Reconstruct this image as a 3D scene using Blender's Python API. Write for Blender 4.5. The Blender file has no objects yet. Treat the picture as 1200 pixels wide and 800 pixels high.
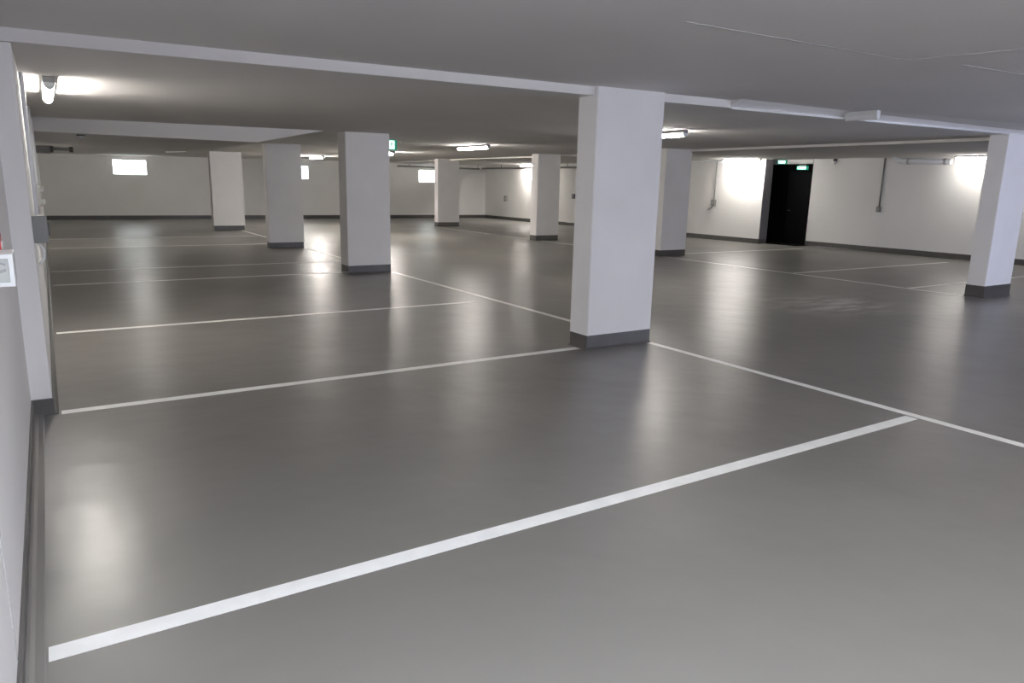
import bpy, bmesh, math
from mathutils import Matrix, Vector

scene = bpy.context.scene
# ------------------------------------------------------------------ camera
# X runs along the parking-bay lines, Y along the left wall into the garage, Z up
cam_data = bpy.data.cameras.new('camera')
cam_data.sensor_width = 36.0
cam_data.lens = 841.64 / 1200 * 36.0
cam_data.clip_start = 0.02
cam = bpy.data.objects.new('camera', cam_data)
scene.collection.objects.link(cam)
XA = Vector((0.8432214, -0.09483794, 0.52913461))   # world X in camera (right, down, forward)
DN = Vector((-0.02242724, 0.97725149, 0.21089462))
YB = Vector((-0.53709839, -0.18969789, 0.82191242))
rot = Matrix(((XA[0], -XA[1], -XA[2]), (YB[0], -YB[1], -YB[2]), (-DN[0], DN[1], DN[2])))
cam.matrix_world = Matrix.Translation((0, 0, 1.6)) @ rot.to_4x4()
scene.camera = cam

# ------------------------------------------------------------------ light and exposure
scene.view_settings.view_transform = 'Standard'
scene.view_settings.look = 'None'
scene.view_settings.gamma = 1.0
scene.view_settings.use_curve_mapping = False
scene.view_settings.exposure = 0.13
SKY = 7.5
LAMP = 205.0          # the lamps out in the lanes
LAMP_WALL = 150.0      # the smaller lamps close to the walls
LAMP_FILL = 500.0      # cool fill lamp added above the viewpoint, out of view
PANE = 5.0
LAMP_MID = 108.0      # two middle lamps of the lane
scene.cycles.max_bounces = 12
scene.cycles.diffuse_bounces = 7
scene.cycles.glossy_bounces = 5
scene.cycles.sample_clamp_indirect = 6.0
scene.cycles.caustics_reflective = False
scene.cycles.caustics_refractive = False

world = bpy.data.worlds.new('sky'); scene.world = world
world.use_nodes = True
bg = world.node_tree.nodes['Background']
bg.inputs['Color'].default_value = (0.70, 0.76, 1.0, 1)
bg.inputs['Strength'].default_value = SKY

OPEN = [(0.5, 2.1, 0.9, 2.25), (9.4, 14.6, 0.0, 2.3)]   # added left opening and garage door behind the camera, sized for daylight: x0, x1, z0, z1
Y_FRONT = -1.5
for x0, x1, z0, z1 in OPEN:
    L = bpy.data.lights.new('daylight', 'AREA'); L.shape = 'RECTANGLE'
    L.size = x1 - x0; L.size_y = z1 - z0
    L.cycles.is_portal = True
    o = bpy.data.objects.new('daylight', L); scene.collection.objects.link(o)
    o.location = ((x0 + x1) / 2, Y_FRONT - 0.28, (z0 + z1) / 2)
    o.rotation_euler = (math.radians(90), 0, 0)          # faces +Y, into the room

# ------------------------------------------------------------------ materials
def mat(name, col, rough=0.6, metal=0.0, noise=None, bump=None, spec=0.5, emit=None):
    """noise=(scale, amount) tints the colour, bump=(scale, strength, distance)"""
    m = bpy.data.materials.new(name); m.use_nodes = True
    nt = m.node_tree; b = nt.nodes['Principled BSDF']
    b.inputs['Base Color'].default_value = (*col, 1)
    b.inputs['Roughness'].default_value = rough
    b.inputs['Metallic'].default_value = metal
    b.inputs['Specular IOR Level'].default_value = spec
    geo = nt.nodes.new('ShaderNodeNewGeometry')
    if noise:
        n = nt.nodes.new('ShaderNodeTexNoise'); n.inputs['Scale'].default_value = noise[0]
        n.inputs['Detail'].default_value = 5
        nt.links.new(geo.outputs['Position'], n.inputs['Vector'])
        r = nt.nodes.new('ShaderNodeValToRGB')
        r.color_ramp.elements[0].position = 0.3; r.color_ramp.elements[1].position = 0.7
        lo = [c * (1 - noise[1]) for c in col]; hi = [min(1, c * (1 + noise[1])) for c in col]
        r.color_ramp.elements[0].color = (*lo, 1); r.color_ramp.elements[1].color = (*hi, 1)
        nt.links.new(n.outputs['Fac'], r.inputs['Fac'])
        nt.links.new(r.outputs['Color'], b.inputs['Base Color'])
    if bump:
        n = nt.nodes.new('ShaderNodeTexNoise'); n.inputs['Scale'].default_value = bump[0]
        n.inputs['Detail'].default_value = 3
        nt.links.new(geo.outputs['Position'], n.inputs['Vector'])
        bp = nt.nodes.new('ShaderNodeBump'); bp.inputs['Strength'].default_value = bump[1]
        bp.inputs['Distance'].default_value = bump[2]
        nt.links.new(n.outputs['Fac'], bp.inputs['Height'])
        nt.links.new(bp.outputs['Normal'], b.inputs['Normal'])
    if emit:
        b.inputs['Emission Color'].default_value = (*emit[0], 1)
        b.inputs['Emission Strength'].default_value = emit[1]
    return m

M = {}
M['wall'] = mat('wall_paint', (0.79, 0.775, 0.755), 0.85, noise=(0.9, 0.03), bump=(60, 0.25, 0.002), spec=0.2)
M['ceiling'] = mat('ceiling_paint', (0.74, 0.722, 0.705), 0.9, noise=(0.5, 0.04), bump=(30, 0.2, 0.002), spec=0.15)
M['pillar'] = mat('pillar_paint', (0.78, 0.765, 0.755), 0.85, noise=(1.6, 0.035), bump=(25, 0.3, 0.003), spec=0.2)
M['base'] = mat('baseboard_paint', (0.078, 0.075, 0.070), 0.35, noise=(6, 0.12))
M['line'] = mat('white_line_paint', (0.88, 0.88, 0.84), 0.45, noise=(9, 0.05))
M['white_plastic'] = mat('white_plastic', (0.72, 0.74, 0.72), 0.4, noise=(14, 0.02))
M['grey_plastic'] = mat('grey_plastic', (0.20, 0.20, 0.19), 0.5, noise=(14, 0.05))
M['dark_plastic'] = mat('dark_plastic', (0.06, 0.06, 0.055), 0.5, noise=(14, 0.1))
M['housing'] = mat('lamp_housing', (0.32, 0.32, 0.31), 0.5, noise=(14, 0.03))
M['pipe'] = mat('white_pipe', (0.88, 0.89, 0.90), 0.35, noise=(8, 0.03))
M['steel'] = mat('zinc_steel', (0.6, 0.6, 0.61), 0.35, metal=0.9, noise=(20, 0.08))
M['door'] = mat('black_door_paint', (0.004, 0.004, 0.0045), 0.6, noise=(5, 0.1), spec=0.15)
M['jamb'] = mat('door_jamb_grey', (0.16, 0.155, 0.16), 0.6, noise=(5, 0.05))
M['alcove'] = mat('alcove_shade_black', (0.006, 0.006, 0.006), 0.9, noise=(3, 0.1), spec=0.1)  # near-black colour stands in for the shade inside the alcove
M['panel_grey'] = mat('panel_grey', (0.45, 0.47, 0.44), 0.5, noise=(14, 0.03))
M['red'] = mat('red_plastic', (0.45, 0.03, 0.03), 0.4, noise=(14, 0.05))
M['green'] = mat('exit_sign_green', (0.0, 0.22, 0.13), 0.4, noise=(14, 0.02), emit=((0.0, 0.22, 0.13), 0.7))
M['mark'] = mat('exit_sign_white', (0.75, 0.95, 0.85), 0.4, noise=(14, 0.02), emit=((0.7, 1.0, 0.88), 1.5))
M['tube'] = mat('lamp_diffuser', (0.9, 0.9, 0.88), 0.4, noise=(14, 0.01), emit=((1.0, 0.95, 0.885), LAMP))
M['tube_wall'] = mat('lamp_diffuser_wall', (0.9, 0.9, 0.88), 0.4, noise=(14, 0.01), emit=((1.0, 0.96, 0.90), LAMP_WALL))
M['tube_dim'] = mat('lamp_diffuser_dim', (0.9, 0.9, 0.88), 0.4, noise=(14, 0.01), emit=((1.0, 0.96, 0.9), LAMP_WALL * 0.42))
M['tube_far'] = mat('lamp_diffuser_far', (0.9, 0.9, 0.88), 0.4, noise=(14, 0.01), emit=((1.0, 0.95, 0.885), LAMP * 1.65))
M['tube_mid'] = mat('lamp_diffuser_mid', (0.9, 0.9, 0.88), 0.4, noise=(14, 0.01), emit=((1.0, 0.95, 0.885), LAMP_MID))
M['tube_fill'] = mat('fill_lamp_diffuser', (0.9, 0.9, 0.88), 0.4, noise=(14, 0.01), emit=((0.85, 0.89, 1.0), LAMP_FILL))
M['tube_off'] = mat('unlit_diffuser', (0.8, 0.8, 0.8), 0.3, noise=(14, 0.01))
M['pane'] = mat('daylit_frosted_pane', (0.8, 0.85, 0.85), 0.5, noise=(8, 0.02), emit=((0.93, 1.0, 1.0), PANE))
M['joint'] = mat('joint_filler', (0.40, 0.39, 0.39), 0.9, noise=(10, 0.05))
M['tarmac'] = mat('outside_tarmac', (0.25, 0.25, 0.25), 0.9, noise=(20, 0.2))

def floor_material():
    m = bpy.data.materials.new('epoxy_floor'); m.use_nodes = True
    nt = m.node_tree; b = nt.nodes['Principled BSDF']; N = nt.nodes.new; K = nt.links.new
    geo = N('ShaderNodeNewGeometry')
    def noise(scale, detail=4, rough=0.5, off=(0, 0, 0), stretch=(1, 1, 1)):
        mp = N('ShaderNodeMapping'); mp.inputs['Location'].default_value = off; mp.inputs['Scale'].default_value = stretch
        K(geo.outputs['Position'], mp.inputs['Vector'])
        n = N('ShaderNodeTexNoise'); n.inputs['Scale'].default_value = scale
        n.inputs['Detail'].default_value = detail; n.inputs['Roughness'].default_value = rough
        K(mp.outputs['Vector'], n.inputs['Vector']); return n.outputs['Fac']
    def ramp(fac, p0, c0, p1, c1):
        r = N('ShaderNodeValToRGB'); e = r.color_ramp.elements
        e[0].position = p0; e[0].color = (*c0, 1); e[1].position = p1; e[1].color = (*c1, 1)
        K(fac, r.inputs['Fac']); return r.outputs['Color']
    base = ramp(noise(0.7, 6), 0.3, (0.176, 0.167, 0.152), 0.7, (0.204, 0.193, 0.176))
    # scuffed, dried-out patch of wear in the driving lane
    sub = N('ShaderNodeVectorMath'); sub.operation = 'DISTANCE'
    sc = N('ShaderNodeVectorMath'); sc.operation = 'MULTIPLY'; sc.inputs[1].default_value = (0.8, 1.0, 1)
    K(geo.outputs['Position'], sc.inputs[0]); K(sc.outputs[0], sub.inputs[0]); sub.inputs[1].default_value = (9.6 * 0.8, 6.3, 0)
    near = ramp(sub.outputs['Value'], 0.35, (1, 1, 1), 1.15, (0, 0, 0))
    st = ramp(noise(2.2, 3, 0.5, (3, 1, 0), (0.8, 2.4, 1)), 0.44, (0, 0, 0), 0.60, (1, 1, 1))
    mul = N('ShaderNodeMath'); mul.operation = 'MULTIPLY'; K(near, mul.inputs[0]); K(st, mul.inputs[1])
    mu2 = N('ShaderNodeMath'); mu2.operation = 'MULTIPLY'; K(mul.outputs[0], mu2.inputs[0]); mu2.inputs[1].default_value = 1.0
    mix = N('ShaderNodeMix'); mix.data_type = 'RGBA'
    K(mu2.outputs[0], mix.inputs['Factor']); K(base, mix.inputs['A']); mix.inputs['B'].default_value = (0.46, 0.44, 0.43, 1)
    K(mix.outputs['Result'], b.inputs['Base Color'])
    r = ramp(noise(0.45, 4, 0.55, (5, 2, 0)), 0.25, (0.29,) * 3, 0.75, (0.39,) * 3)
    K(r, b.inputs['Roughness'])
    b.inputs['Specular IOR Level'].default_value = 0.8
    bp = N('ShaderNodeBump'); bp.inputs['Strength'].default_value = 0.5; bp.inputs['Distance'].default_value = 0.02
    K(noise(2.4, 2, 0.45), bp.inputs['Height'])
    bp2 = N('ShaderNodeBump'); bp2.inputs['Strength'].default_value = 0.05; bp2.inputs['Distance'].default_value = 0.002
    K(noise(220, 2), bp2.inputs['Height']); K(bp.outputs['Normal'], bp2.inputs['Normal'])
    K(bp2.outputs['Normal'], b.inputs['Normal'])
    return m
M['floor'] = floor_material()

# ------------------------------------------------------------------ helpers
def prism(bm, pts0, pts1):
    """closed solid between two rings of equal length"""
    a = [bm.verts.new(p) for p in pts0]; b = [bm.verts.new(p) for p in pts1]; n = len(a)
    bm.faces.new(a[::-1]); bm.faces.new(b)
    for i in range(n):
        bm.faces.new((a[i], a[(i + 1) % n], b[(i + 1) % n], b[i]))
    return bm
def box(bm, x0, x1, y0, y1, z0, z1, bevel=0):
    t = bmesh.new()
    prism(t, [(x0, y0, z0), (x1, y0, z0), (x1, y1, z0), (x0, y1, z0)], [(x0, y0, z1), (x1, y0, z1), (x1, y1, z1), (x0, y1, z1)])
    if bevel:
        bmesh.ops.bevel(t, geom=t.edges[:], offset=bevel, segments=2, affect='EDGES', profile=0.7)
    merge(bm, t); return bm
def merge(bm, t):
    me = bpy.data.meshes.new('tmp'); t.to_mesh(me); t.free(); bm.from_mesh(me); bpy.data.meshes.remove(me)
def hexa(bm, x0, x1, y0, y1, zb, zt):
    """box whose bottom and top heights are functions of x"""
    g = lambda f, x: f(x) if callable(f) else f
    return prism(bm, [(x0, y0, g(zb, x0)), (x1, y0, g(zb, x1)), (x1, y1, g(zb, x1)), (x0, y1, g(zb, x0))],
                 [(x0, y0, g(zt, x0)), (x1, y0, g(zt, x1)), (x1, y1, g(zt, x1)), (x0, y1, g(zt, x0))])
def tube(bm, pts, r, seg=14):
    """round tube through the points, mitred at the bends"""
    pts = [Vector(p) for p in pts]; rings = []
    up = Vector((0.13, 0.21, 0.97)).normalized()
    for i, p in enumerate(pts):
        d = (pts[min(i + 1, len(pts) - 1)] - pts[max(i - 1, 0)]).normalized()
        u = d.cross(up)
        if u.length < 0.2: u = d.cross(Vector((1, 0.1, 0)))
        u.normalize(); v = d.cross(u)
        rings.append([bm.verts.new(p + r * (math.cos(2 * math.pi * k / seg) * u + math.sin(2 * math.pi * k / seg) * v)) for k in range(seg)])
    for a, b in zip(rings, rings[1:]):
        for k in range(seg): bm.faces.new((a[k], a[(k + 1) % seg], b[(k + 1) % seg], b[k]))
    bm.faces.new(rings[0][::-1]); bm.faces.new(rings[-1])
    return bm
def lathe(bm, prof, c, axis='Z', seg=24):
    """profile of (radius, height) turned about an axis through c"""
    rings = []
    for r, h in prof:
        ring = []
        for k in range(seg):
            a = 2 * math.pi * k / seg; u, v = r * math.cos(a), r * math.sin(a)
            ring.append(bm.verts.new(Vector(c) + Vector({'Z': (u, v, h), 'Y': (u, h, v), 'X': (h, u, v)}[axis])))
        rings.append(ring)
    for a, b in zip(rings, rings[1:]):
        for k in range(seg): bm.faces.new((a[k], a[(k + 1) % seg], b[(k + 1) % seg], b[k]))
    bm.faces.new(rings[0][::-1]); bm.faces.new(rings[-1])
    return bm
def obj(name, bm, m, parent=None, smooth=False):
    bmesh.ops.recalc_face_normals(bm, faces=bm.faces)
    me = bpy.data.meshes.new(name); bm.to_mesh(me); bm.free()
    if smooth:
        for p in me.polygons: p.use_smooth = len(p.vertices) == 4
    me.materials.append(M[m] if isinstance(m, str) else m)
    o = bpy.data.objects.new(name, me); scene.collection.objects.link(o)
    if parent: o.parent = parent
    return o
def struct(name, bm, m, parent=None):
    o = obj(name, bm, m, parent)
    if not parent: o['kind'] = 'structure'
    return o
def tag(o, label, cat, group=None):
    o['label'] = label; o['category'] = cat
    if group: o['group'] = group
    return o
def thing(name, label, cat, loc, group=None, rotz=0):
    o = bpy.data.objects.new(name, None); scene.collection.objects.link(o)
    o.location = loc; o.rotation_euler = (0, 0, rotz); o.empty_display_size = 0.2
    return tag(o, label, cat, group)
def dup(root, loc, label, rotz=0):
    r = root.copy(); scene.collection.objects.link(r); r.location = loc; r.rotation_euler = (0, 0, rotz)
    r['label'] = label
    for ch in list(root.children):
        c = ch.copy(); scene.collection.objects.link(c); c.parent = r
        for g in ch.children:
            d = g.copy(); scene.collection.objects.link(d); d.parent = c
    return r
B = bmesh.new

# ------------------------------------------------------------------ room shell
Y_STEP = 5.60            # the ceiling drops here, along the row of pillars
Y_BACK = 32.2
zf = lambda x: 2.398 + 0.0135 * x       # underside of the far ceiling
zn = lambda x: zf(x) + 0.080            # underside of the near ceiling
zr = lambda x: zf(x) - 0.050            # strip along the right wall

struct('floor', box(B(), -1, 26, Y_FRONT - 0.3, Y_BACK + 0.4, -0.3, 0), 'floor')
struct('ceiling', hexa(B(), -0.6, 20.6, Y_FRONT - 0.3, Y_STEP, zn, 3.0), 'ceiling')
struct('ceiling', hexa(B(), -0.6, 13.42, Y_STEP, Y_BACK + 0.4, zf, 3.0), 'ceiling')
struct('ceiling', hexa(B(), 13.42, 20.6, Y_STEP, Y_BACK + 0.4, zr, 3.0), 'ceiling')
# haunch that eases the near ceiling down to the far one, right of the straight upstand
h = B(); x0, x1 = 6.35, 20.0
prism(h, [(x0, Y_STEP - 0.14, zn(x0)), (x0, Y_STEP, zf(x0) + 0.016), (x0, Y_STEP, zn(x0) + 0.02)],
      [(x1, Y_STEP - 1.0, zn(x1)), (x1, Y_STEP, zf(x1) + 0.016), (x1, Y_STEP, zn(x1) + 0.02)])
struct('ceiling', h, 'ceiling')

struct('wall_left', box(B(), -0.6, -0.21, Y_FRONT, 5.66, 0, 2.9), 'wall')
struct('wall_left', box(B(), -0.6, -0.09, 5.66, Y_BACK, 0, 2.9), 'wall')
WINS = [(2.285, 3.49, 1.70, 2.29), (8.95, 9.89, 1.70, 2.29), (15.2, 16.15, 1.69, 2.29)]
bw = B(); xs = [-0.6]
for a, b_, c, d in WINS: xs += [a, b_]
xs += [18.9]
for i in range(0, len(xs), 2): box(bw, xs[i], xs[i + 1], Y_BACK, Y_BACK + 0.35, 0, 2.9)
for a, b_, c, d in WINS:
    box(bw, a, b_, Y_BACK, Y_BACK + 0.35, 0, c); box(bw, a, b_, Y_BACK, Y_BACK + 0.35, d, 2.9)
struct('wall_back', bw, 'wall')
for i, (a, b_, c, d) in enumerate(WINS):
    fr = B(); t = 0.025
    box(fr, a, b_, Y_BACK + 0.02, Y_BACK + 0.07, c, c + t); box(fr, a, b_, Y_BACK + 0.02, Y_BACK + 0.07, d - t, d)
    box(fr, a, a + t, Y_BACK + 0.02, Y_BACK + 0.07, c + t, d - t); box(fr, b_ - t, b_, Y_BACK + 0.02, Y_BACK + 0.07, c + t, d - t)
    w = struct('window_%d' % (i + 1), fr, 'white_plastic')
    obj('pane', box(B(), a + t, b_ - t, Y_BACK + 0.035, Y_BACK + 0.055, c + t, d - t), 'pane', w)
# right wall: the far stretch stands 0.95 m further in than the near one; an alcove darkened by its colour, with the door, between them
struct('wall_right', box(B(), 18.9, 19.26, 15.10, Y_BACK + 0.35, 0, 2.9), 'wall')
struct('wall_right', box(B(), 19.86, 20.3, Y_FRONT, 14.09, 0, 2.9), 'wall')
al = B()
box(al, 20.3, 20.6, 13.6, 17.2, 0, 2.9); box(al, 19.86, 20.3, 14.085, 14.10, 0, 2.9); box(al, 19.26, 19.3, 15.11, 17.0, 0, 2.9)
box(al, 19.3, 20.3, 17.0, 17.2, 0, 2.9)
struct('wall_alcove', al, 'alcove')
struct('trim_1', box(B(), 19.86, 20.06, 14.1, 15.6, 2.485, 2.7), 'wall')
struct('floor', box(B(), 19.3, 20.3, 14.0, 17.0, 0.0, 0.012), 'alcove')  # alcove floor, its shade also put into the colour
# wall behind the camera with the two daylight openings
fw = B(); xs = [-0.6, OPEN[0][0], OPEN[0][1], OPEN[1][0], OPEN[1][1], 20.3]
for i in range(0, 6, 2): box(fw, xs[i], xs[i + 1], Y_FRONT - 0.25, Y_FRONT, 0, 2.9)
for a, b_, c, d in OPEN:
    box(fw, a, b_, Y_FRONT - 0.25, Y_FRONT, d, 2.9)
    if c > 0: box(fw, a, b_, Y_FRONT - 0.25, Y_FRONT, 0, c)
struct('wall_front', fw, 'wall')

struct('trim_10', box(B(), 18.905, 19.262, 15.085, 15.10, 0.15, 2.7), 'jamb')
# door in the alcove
d = struct('door_1', box(B(), 20.255, 20.3, 14.05, 16.4, 0.012, 2.35), 'alcove')
leaf = obj('door_leaf', box(B(), 20.225, 20.255, 14.15, 15.2, 0.02, 2.25, 0.004), 'door', d)
obj('door_leaf', box(B(), 20.225, 20.255, 15.22, 16.3, 0.02, 2.25, 0.004), 'door', d)
obj('door_handle', tube(B(), [(20.225, 15.1, 1.05), (20.17, 15.1, 1.05), (20.17, 14.97, 1.05)], 0.010), 'dark_plastic', leaf)

# beam box in the left bay beyond the second pillar, with its sloping haunches
sf = B(); hexa(sf, -0.09, 3.02, 12.40, 18.15, 2.205, lambda x: zf(x) + 0.05)
struct('trim_2', sf, 'ceiling')
def haunch(n, y0, y1, xa, xb, zlow):
    b = B()
    prism(b, [(xa, y0, zlow), (xb, y0, zf(xb)), (xb, y0, zf(xb) + 0.05), (xa, y0, zf(xa) + 0.05)],
          [(xa, y1, zlow), (xb, y1, zf(xb)), (xb, y1, zf(xb) + 0.05), (xa, y1, zf(xa) + 0.05)])
    struct('trim_%d' % n, b, 'ceiling')
haunch(3, 12.40, 12.75, 3.02, 4.10, 2.215)
haunch(4, 17.85, 18.15, 3.02, 4.05, 2.21)
haunch(5, 24.6, 24.9, 3.2, 4.1, 2.345)

# baseboards with a cove at the foot
def baseboard(name, path_x, y0, y1, h, side=1, t=0.018, cove=0.02):
    s = side; x = path_x
    prof = [(x, 0), (x + s * (t + cove), 0), (x + s * (t + cove * 0.4), cove * 0.35), (x + s * t, cove), (x + s * t, h - 0.006), (x + s * (t - 0.006), h), (x, h)]
    b = B(); prism(b, [(p[0], y0, p[1]) for p in prof], [(p[0], y1, p[1]) for p in prof])
    struct(name, b, 'base')
baseboard('baseboard_left', -0.21, Y_FRONT, 5.64, 0.115, 1, 0.014, 0.004)
cv = [(-0.196, 0.0005), (-0.145, 0.0005), (-0.150, 0.006), (-0.175, 0.016), (-0.188, 0.030), (-0.196, 0.055)]
b = B(); prism(b, [(x, Y_FRONT, z) for x, z in cv], [(x, 5.64, z) for x, z in cv]); struct('baseboard_left', b, 'floor')
baseboard('baseboard_left', -0.09, 5.645, Y_BACK, 0.115, 1, 0.010, 0.02)
b = B(); box(b, -0.21, -0.082, 5.640, 5.66, 0, 0.115); struct('baseboard_left', b, 'base')
struct('baseboard_back', box(B(), -0.09, 18.9, Y_BACK - 0.03, Y_BACK, 0, 0.15), 'base')
baseboard('baseboard_right', 18.9, 15.09, Y_BACK, 0.15, -1, 0.02)
struct('baseboard_right', box(B(), 18.89, 19.26, 15.08, 15.10, 0, 0.15), 'base')
baseboard('baseboard_right', 19.86, Y_FRONT, 14.09, 0.15, -1, 0.02)

# joints between ceiling boards and a plaster joint in the near left wall
def strip_trim(n, x0, y0, x1, y1, w=0.012):
    d_ = Vector((x1 - x0, y1 - y0, 0)).normalized(); nn = Vector((-d_.y, d_.x, 0)) * w / 2
    a, c = Vector((x0, y0, 0)), Vector((x1, y1, 0)); ring = [a + nn, c + nn, c - nn, a - nn]
    b = B(); prism(b, [(p.x, p.y, zn(p.x) - 0.003) for p in ring], [(p.x, p.y, zn(p.x) + 0.002) for p in ring])
    struct('trim_%d' % n, b, 'joint')
strip_trim(6, 3.1, 3.11, 5.3, 3.11); strip_trim(7, 5.3, 3.11, 5.5, 2.30); strip_trim(8, 5.85, 2.97, 7.2, 2.93)
struct('trim_9', box(B(), -0.211, -0.208, 2.472, 2.480, 0.12, 1.05), 'joint')

# ------------------------------------------------------------------ pillars
def pillar(x0, x1, y0, y1, top, inset, hb, label, group='white pillars'):
    cx, cy = (x0 + x1) / 2, (y0 + y1) / 2
    t = thing('pillar', label, 'pillar', (cx, cy, 0), group)
    s = B(); hexa(s, x0 - cx, x1 - cx, y0 - cy, y1 - cy, hb, lambda x: top(x + cx) + 0.015)
    bmesh.ops.bevel(s, geom=[e for e in s.edges if abs(e.verts[0].co.z - e.verts[1].co.z) > 1], offset=0.006, segments=2, affect='EDGES')
    obj('shaft', s, 'pillar', t)
    k = B(); i = inset
    ring = lambda e, z: [(x0 - cx + e, y0 - cy + e, z), (x1 - cx - e, y0 - cy + e, z), (x1 - cx - e, y1 - cy - e, z), (x0 - cx + e, y1 - cy - e, z)]
    prism(k, ring(i, 0), ring(i, hb)); c = B(); prism(c, ring(i - 0.012, 0), ring(i, 0.02)); merge(k, c)
    obj('base_band', k, 'base', t)
    return t
pillar(4.47, 5.33, 5.55, 5.84, zn, 0.004, 0.145, 'nearest large white pillar in the middle with grey painted foot')
pillar(4.47, 5.29, 12.42, 12.80, zf, 0.004, 0.14, 'second white pillar, left of the round-topped view beyond the nearest one, beside the green sign'.replace('round-topped view beyond the ', ''))
pillar(4.47, 5.31, 17.85, 18.15, zf, 0.012, 0.14, 'white pillar with a small lit window peeking out just to its right')
pillar(4.46, 5.42, 24.65, 24.95, zf, 0.02, 0.16, 'farthest white pillar of the left row, before the back wall')
pillar(12.70, 13.58, 5.62, 5.90, zn, -0.006, 0.19, 'white pillar at the right edge with a bright bluish face')
pillar(12.60, 13.46, 12.95, 13.25, zf, 0.004, 0.15, 'grey shaded pillar half hidden right behind the nearest pillar')
pillar(12.47, 13.29, 18.15, 18.5, zf, 0.004, 0.16, 'pale pillar left of the nearest pillar, beside the brightly lit wall patch')
pillar(12.90, 13.84, 25.6, 25.9, zf, 0.004, 0.16, 'small far pillar just right of the rightmost lit window')

# ------------------------------------------------------------------ painted floor lines
def line(x0, x1, y0, y1, label, ends=None):
    b = B(); e = ends or (0, 0)
    prism(b, [(x0, y0, 0.0003), (x1 + e[0], y0, 0.0003), (x1 + e[1], y1, 0.0003), (x0, y1, 0.0003)],
          [(x0, y0, 0.0016), (x1 + e[0], y0, 0.0016), (x1 + e[1], y1, 0.0016), (x0, y1, 0.0016)])
    return tag(obj('parking_line', b, 'line'), label, 'parking line', 'painted white parking lines')
line(-0.138, 5.24, 2.620, 2.712, 'broad white parking line crossing the foreground floor')
line(-0.045, 4.45, 5.625, 5.715, 'white parking line running from the left wall to the foot of the nearest pillar')
line(-0.035, 5.00, 8.665, 8.755, 'white parking line on open floor, third from the camera')
line(-0.03, 4.45, 12.62, 12.72, 'white parking line ending at the foot of the pillar beside the green sign')
line(-0.03, 5.2, 14.48, 14.58, 'thin white parking line just behind the one that ends at the second pillar')
line(-0.03, 5.2, 19.22, 19.31, 'faint parking line across the left bays behind the third pillar')
line(-0.03, 5.2, 22.10, 22.19, 'farthest faint parking line across the left bays')
line(5.265, 5.345, -1.0, 5.535, 'long white lane line running from the nearest pillar to the right edge')
line(5.265, 5.345, 5.87, 12.40, 'white lane line between the nearest pillar and the pillar with the green sign')
line(5.265, 5.345, 12.83, 17.83, 'white lane line between the second and third pillars of the left row')
line(5.265, 5.345, 18.18, 24.62, 'short white lane line between the two farthest pillars of the left row')
line(12.62, 12.70, 5.93, 12.92, 'white lane line from the right-edge pillar back to the half hidden pillar')
line(12.62, 12.70, 13.28, 18.12, 'faint lane line behind the nearest pillar on the far side of the lane')
line(12.62, 12.70, 18.53, 25.57, 'faint far lane line between the two distant pillars')
line(12.72, 18.75, 9.18, 9.27, 'white parking line reaching the right wall left of the right-edge pillar')
line(12.72, 19.3, 6.80, 6.89, 'white parking line showing behind the right-edge pillar')
line(12.72, 18.7, 13.28, 13.37, 'faint parking line in front of the black doorway')

# ------------------------------------------------------------------ lamps
def lamp(label, loc, length=1.4, lit=True, rotz=0, w=0.05, glow='tube', group='tube lamps on the ceiling'):
    t = thing('tube_lamp', label, 'lamp', loc, group, rotz)          # origin on the ceiling, runs along local +Y
    hs = B(); box(hs, -w * 0.95, w * 0.95, 0, length, -0.048, 0, 0.005)
    obj('housing', hs, 'housing' if lit else 'white_plastic', t)
    n = 10; a0 = []; 
    prof = [(w * 0.84 * math.cos(math.pi * k / n), -0.048 - 0.055 * math.sin(math.pi * k / n)) for k in range(n + 1)]
    df = B(); prism(df, [(x, 0.02, z) for x, z in prof], [(x, length - 0.02, z) for x, z in prof])
    obj('diffuser', df, glow if lit else 'tube_off', t)
    for y in (0.0, length - 0.02):
        c = B(); prism(c, [(x * 1.04, y, z * 1.02) for x, z in prof], [(x * 1.04, y + 0.02, z * 1.02) for x, z in prof])
        obj('end_cap', c, 'white_plastic', t)
    return t
lamp('lit tube lamp on the ceiling tight against the left wall', (0.115, 7.30, zf(0.1)), 1.4, glow='tube_mid')
lamp('lit tube lamp in the middle of the ceiling left of the nearest pillar', (8.47, 14.30, zf(8.47)), glow='tube_mid')
lamp('lit tube lamp peeking out right of the top of the nearest pillar', (8.40, 8.25, zf(8.4)), glow='tube_mid')
lamp('small lit lamp directly below the green sign', (8.65, 20.0, zf(8.65)), glow='tube_far')
lamp('small distant lit lamp left of the second pillar', (8.33, 25.4, zf(8.3)), glow='tube_far')
lamp('lamp above the brightly lit wall left of the black doorway', (18.42, 14.89, zr(18.42)), 1.45, glow='tube_wall')
lamp('bright lamp high on the right wall beside the right-edge pillar', (19.46, 8.30, zr(19.46)), 1.45, glow='tube_dim')
lamp('far lamp above the bright wall patch left of the nearest pillar', (18.58, 26.6, zr(18.58)), 1.85, glow='tube')
lamp('added fill lamp hidden behind the long ceiling beam on the left', (1.9, 19.3, zf(1.9)), 1.4, glow='tube_dim')  # added out of sight to brighten the far left bays
lamp('added cool white fill lamp on the near ceiling above the viewpoint', (0.45, -1.0, zn(0.45)), 1.4, glow='tube_fill')  # added out of view to brighten the foreground floor and left wall
lamp('added fill lamp on the near ceiling just to the right of the viewpoint', (5.0, -1.0, zn(5.0)), 1.4, glow='tube_mid')  # added out of view to brighten the right foreground
u = lamp('unlit white batten lamp across the ceiling step on the right', (8.37, 5.14, zf(8.37) + 0.062), 0.42, False, 0, 0.036)

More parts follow.
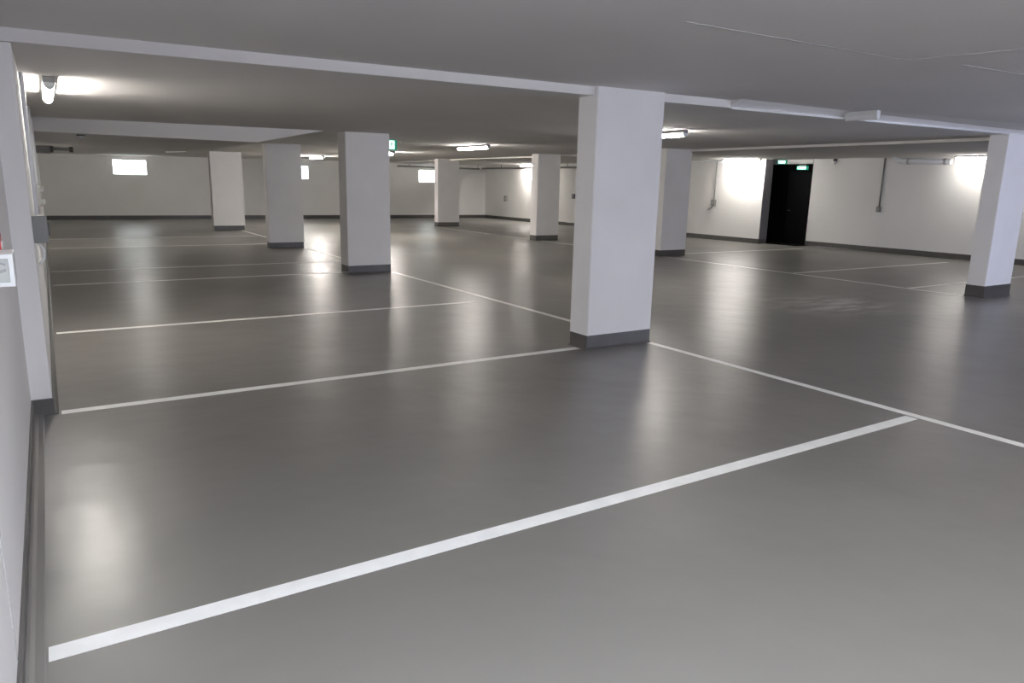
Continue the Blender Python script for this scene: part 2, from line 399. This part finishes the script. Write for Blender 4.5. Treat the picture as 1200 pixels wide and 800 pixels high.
# ------------------------------------------------------------------ pipes, conduits and fittings
def pipe(name, label, cat, pts, r, m, clips=(), flanges=()):
    o = tag(obj(name, tube(B(), pts, r), m, smooth=True), label, cat)
    for p, ax in clips:
        obj('clip', lathe(B(), [(r * 1.5, -0.015), (r * 1.5, 0.015)], p, ax), 'grey_plastic', o)
    return o
zc = lambda x: zf(x)
b = B(); tube(b, [(6.36, Y_STEP - 0.012, zf(6.36) - 0.004), (12.6, Y_STEP - 0.012, zf(12.6) - 0.004)], 0.011)
tag(obj('conduit', b, 'pipe', smooth=True), 'thin white conduit along the ceiling step between nearest and right-edge pillars', 'pipe')
# white pipe along the top of the near left wall
pipe('wall_pipe', 'pale pipe running along the ceiling at the upper left corner', 'pipe',
     [(-0.165, 2.6, 2.44), (-0.165, 5.62, 2.44)], 0.022, 'pipe')
# conduits down the left wall
cd = tag(obj('conduit', tube(B(), [(-0.070, 7.05, 2.385), (-0.070, 7.05, 1.20)], 0.016), 'pipe', smooth=True),
         'white conduit running down the left wall behind the dark switch box', 'pipe')
sb = thing('switch_box', 'dark grey switch box on the left wall below the conduit', 'switch', (-0.09, 5.80, 1.245))
obj('box_body', box(B(), 0, 0.085, -0.05, 0.05, -0.085, 0.095, 0.006), 'grey_plastic', sb)
obj('rocker', box(B(), 0.085, 0.095, -0.028, 0.028, -0.04, 0.05, 0.003), 'dark_plastic', sb)
pts = [(-0.072, 5.85, 1.155)] + [(-0.066 + 0.028 * math.sin(math.pi * k / 8), 5.85, 1.155 - 0.018 * k) for k in range(1, 8)] + [(-0.078, 5.85, 1.01)]
tag(obj('cable', tube(B(), pts, 0.007), 'pipe', smooth=True), 'short white cable loop hanging below the dark switch box', 'cable')
tag(obj('conduit', tube(B(), [(-0.066, 12.33, 2.38), (-0.066, 12.33, 1.42)], 0.02), 'pipe', smooth=True),
    'second pale conduit on the left wall under the end of the ceiling beam', 'pipe')
tag(obj('conduit', tube(B(), [(-0.066, 10.3, 2.38), (-0.066, 10.3, 1.30)], 0.016), 'pipe', smooth=True),
    'thin pale conduit on the left wall between the two other conduits', 'pipe')
sw = thing('light_switch', 'pale double light switch on the left wall beyond the dark switch box', 'switch', (-0.09, 9.9, 1.43))
obj('switch_plate', box(B(), 0, 0.05, -0.04, 0.04, -0.17, 0.06, 0.005), 'housing', sw)
for z in (-0.12, 0.02): obj('rocker', box(B(), 0.05, 0.085, -0.025, 0.025, z - 0.03, z + 0.03, 0.004), 'housing', sw)

# white framed box at the left edge of the photograph
fb = thing('wall_box', 'white framed box sticking out of the near left wall', 'electrical box', (-0.21, 3.0, 1.212))
Z0, Z1, X1 = 0.012, 0.122, 0.096
hsg = B(); box(hsg, 0, X1, 0.012, 0.20, Z0, Z1, 0.004); obj('housing', hsg, 'white_plastic', fb)
fr = B(); t = 0.014
box(fr, 0, X1, 0, 0.012, Z1 - t, Z1); box(fr, 0, X1, 0, 0.012, Z0, Z0 + t); box(fr, 0, t, 0, 0.012, Z0 + t, Z1 - t); box(fr, X1 - t, X1, 0, 0.012, Z0 + t, Z1 - t)
obj('frame', fr, 'white_plastic', fb)
ins = B(); prism(ins, [(t + 0.006, 0.006, Z0 + 0.03), (X1 - t - 0.008, 0.006, Z0 + 0.052), (X1 - t - 0.008, 0.006, Z0 + 0.062), (t + 0.006, 0.006, Z0 + 0.044)],
      [(t + 0.006, 0.014, Z0 + 0.03), (X1 - t - 0.008, 0.014, Z0 + 0.052), (X1 - t - 0.008, 0.014, Z0 + 0.062), (t + 0.006, 0.014, Z0 + 0.044)])
prism(ins, [(t + 0.006, 0.006, Z0 + 0.092), (X1 - t - 0.008, 0.006, Z0 + 0.070), (X1 - t - 0.008, 0.006, Z0 + 0.078), (t + 0.006, 0.006, Z0 + 0.102)],
      [(t + 0.006, 0.014, Z0 + 0.092), (X1 - t - 0.008, 0.014, Z0 + 0.070), (X1 - t - 0.008, 0.014, Z0 + 0.078), (t + 0.006, 0.014, Z0 + 0.102)])
obj('rib', ins, 'housing', fb)
obj('panel', box(B(), t, X1 - t, 0.0095, 0.012, Z0 + t, Z1 - t), 'panel_grey', fb)
rb = thing('call_point', 'red button box on the left wall above the white framed box', 'alarm button', (-0.21, 3.25, 1.345))
obj('housing', box(B(), 0, 0.058, -0.045, 0.045, -0.04, 0.045, 0.006), 'red', rb)
obj('button', lathe(B(), [(0.018, 0), (0.018, 0.003), (0.014, 0.004)], (0.058, 0, 0), 'X'), 'white_plastic', rb)

# duct, valve and detector at the far left ceiling
dt = thing('air_duct', 'dark stubby duct under the ceiling at the far left corner', 'duct', (-0.09, 18.2, 2.13))
obj('duct_body', box(B(), 0, 0.27, 0, 0.5, -0.07, 0.09, 0.01), 'grey_plastic', dt)
obj('flange', box(B(), 0.27, 0.33, -0.02, 0.52, -0.05, 0.09, 0.01), 'dark_plastic', dt)
obj('pipe', tube(B(), [(0.33, 0.25, 0.03), (0.62, 0.25, 0.03)], 0.035), 'grey_plastic', dt)
obj('flange', lathe(B(), [(0.06, 0), (0.06, 0.07)], (0.62, 0.25, 0.03), 'X'), 'dark_plastic', dt)
sd = thing('smoke_detector', 'small dark detector under the left ceiling beam', 'detector', (0.53, 12.75, 2.205))
obj('base', lathe(B(), [(0.055, 0), (0.055, -0.02)], (0, 0, 0)), 'dark_plastic', sd)
obj('cover', lathe(B(), [(0.045, -0.02), (0.04, -0.04), (0.02, -0.055)], (0, 0, 0)), 'white_plastic', sd, True)

# right wall
def wall_switch(label, X, Y, Z, s=1.0, grey='grey_plastic'):
    t = thing('wall_switch', label, 'switch', (X, Y, Z), 'surface switches on the right-hand wall')
    obj('switch_box', box(B(), -0.06 * s, 0, -0.05 * s, 0.05 * s, -0.065 * s, 0.065 * s, 0.005), grey, t)
    obj('rocker', box(B(), -0.07 * s, -0.06 * s, -0.03 * s, 0.03 * s, -0.04 * s, 0.04 * s, 0.002), 'housing', t)
    return t
wall_switch('dark switch at the foot of the long conduit right of the black doorway', 19.86, 11.82, 1.20, 1.15)
tag(obj('conduit', tube(B(), [(19.835, 11.82, 2.60), (19.835, 11.82, 1.27)], 0.022), 'grey_plastic', smooth=True),
    'dark vertical conduit on the right wall above the dark switch', 'pipe')
wall_switch('switch on the bright wall left of the black doorway', 18.9, 17.03, 1.22, 1.5)
tag(obj('conduit', tube(B(), [(18.88, 17.03, 2.58), (18.88, 17.03, 1.31)], 0.018), 'housing', smooth=True),
    'pale vertical conduit on the bright wall left of the black doorway', 'pipe')
tag(obj('cable', tube(B(), [(18.87, 17.05, 1.14), (18.85, 17.12, 1.05), (18.87, 17.25, 0.98)], 0.016), 'grey_plastic', smooth=True),
    'loose cable end below the switch left of the black doorway', 'cable')
wall_switch('far switch beside the bright wall patch left of the nearest pillar', 18.9, 30.1, 1.02, 2.0)
wall_switch('switch in the narrow gap between the pale pillar and the nearest pillar', 18.9, 24.75, 1.25, 1.5)
ms = thing('motion_sensor', 'small dark sensor at the top of the right wall near the doorway', 'sensor', (19.86, 13.35, 2.56))
obj('bracket', box(B(), -0.05, 0, -0.05, 0.05, -0.03, 0.06, 0.004), 'dark_plastic', ms)
obj('lens', lathe(B(), [(0.05, 0), (0.05, -0.05), (0.03, -0.09)], (-0.06, 0, -0.02)), 'white_plastic', ms, True)
# white pipe with elbow leading to the bright right lamp
wp = tag(obj('ventilation_pipe', tube(B(), [(19.50, 11.35, 2.60), (19.50, 11.31, 2.545), (19.49, 11.20, 2.50), (19.48, 11.02, 2.485), (19.48, 9.86, 2.465)], 0.072), 'pipe', smooth=True),
         'thick white pipe with an elbow under the ceiling at the right wall', 'pipe')
for y in (10.95, 10.0): obj('coupling', lathe(B(), [(0.080, -0.03), (0.080, 0.03)], (19.48, y, 2.485 - 0.019 * (11.02 - y)), 'Y'), 'steel', wp)
# long dark pipe along the far right wall and round onto the back wall
lp = tag(obj('wall_pipe', tube(B(), [(18.36, 18.9, 2.42), (18.36, 31.6, 2.43)], 0.04), 'grey_plastic', smooth=True),
         'long dark pipe high along the far right wall beside the bright patch', 'pipe')
for y in (22.0, 24.6, 27.2, 29.8): obj('hanger', box(B(), 18.35, 18.37, y - 0.01, y + 0.01, 2.47, zr(18.45)), 'grey_plastic', lp)
lp = tag(obj('wall_pipe', tube(B(), [(13.9, 31.75, 2.41), (18.3, 31.75, 2.41)], 0.035), 'grey_plastic', smooth=True),
         'dark pipe high along the back wall meeting the far right corner', 'pipe')
for x in (14.5, 16.4, 18.2): obj('hanger', box(B(), x - 0.01, x + 0.01, 31.74, 31.76, 2.44, zr(x)), 'grey_plastic', lp)
pc = tag(obj('conduit', tube(B(), [(18.84, 16.75, 2.575), (18.84, 25.0, 2.575)], 0.018), 'pipe', smooth=True),
         'thin white conduit high on the far right wall behind the half hidden pillar', 'pipe')

# ------------------------------------------------------------------ exit signs
def man(bm, cx, cz, s, y, t=0.002, flip=1):
    """running figure stepping through a doorway, facing -Y"""
    def poly(ps):
        ps = [(cx + flip * px * s, cz + pz * s) for px, pz in ps]
        prism(bm, [(a, y, c) for a, c in ps], [(a, y - t, c) for a, c in ps])
    poly([(0.05, 0.26), (0.10, 0.24), (0.13, 0.29), (0.10, 0.345), (0.05, 0.34), (0.02, 0.30)])
    poly([(-0.06, 0.21), (0.07, 0.22), (0.03, -0.02), (-0.08, -0.02)])
    poly([(-0.06, 0.20), (-0.19, 0.10), (-0.16, 0.06), (-0.03, 0.14)])
    poly([(0.06, 0.20), (0.15, 0.08), (0.24, 0.12), (0.23, 0.16), (0.16, 0.13), (0.07, 0.24)])
    poly([(-0.02, 0.0), (0.03, 0.02), (0.15, -0.13), (0.12, -0.34), (0.07, -0.34), (0.09, -0.14)])
    poly([(-0.08, 0.0), (-0.01, 0.0), (-0.09, -0.20), (-0.27, -0.22), (-0.27, -0.17), (-0.12, -0.15)])
def exit_sign(label, loc, w, hgt, rotz, kind, drop=0.03):
    t = thing('exit_sign', label, 'exit sign', loc, 'green exit signs', rotz)
    obj('hanger', box(B(), -w * 0.3, w * 0.3, -0.012, 0.012, hgt / 2, hgt / 2 + drop), 'housing', t)
    obj('panel', box(B(), -w / 2, w / 2, -0.02, 0.02, -hgt / 2, hgt / 2, 0.003), 'green', t)
    g = B(); y = -0.021
    if kind == 'man':
        box(g, -0.05 * w, 0.33 * w, y, y + 0.001, -0.40 * hgt, 0.42 * hgt)
        o = obj('pictogram', g, 'mark', t)
        k = B(); man(k, -0.02 * w + 0.15 * w, 0, hgt, y - 0.0005); obj('figure', k, 'green', o)
    else:
        box(g, -0.42 * w, 0.30 * w, y, y + 0.001, -0.34 * hgt, 0.34 * hgt)
        o = obj('pictogram', g, 'mark', t)
        k = B(); man(k, 0.10 * w, 0, hgt * 0.8, y - 0.0005); 
        prism(k, [(-0.36 * w, y, 0), (-0.24 * w, y, 0.2 * hgt), (-0.24 * w, y, 0.06 * hgt), (-0.08 * w, y, 0.06 * hgt), (-0.08 * w, y, -0.06 * hgt), (-0.24 * w, y, -0.06 * hgt), (-0.24 * w, y, -0.2 * hgt)],
              [(-0.36 * w, y - .002, 0), (-0.24 * w, y - .002, 0.2 * hgt), (-0.24 * w, y - .002, 0.06 * hgt), (-0.08 * w, y - .002, 0.06 * hgt), (-0.08 * w, y - .002, -0.06 * hgt), (-0.24 * w, y - .002, -0.06 * hgt), (-0.24 * w, y - .002, -0.2 * hgt)])
        obj('figure', k, 'green', o)
    return t
exit_sign('green exit sign hanging beside the top of the second pillar', (5.965, 14.0, 2.365), 0.30, 0.20, 0, 'man', 0.012)
exit_sign('bright green exit sign on the black doorway itself', (19.80, 14.42, 2.36), 0.34, 0.12, math.radians(-62), 'wide', 0.03)
exit_sign('small pale green exit sign hanging in front of the doorway lintel', (18.2, 13.95, 2.47), 0.26, 0.12, math.radians(-50), 'wide', 0.03)
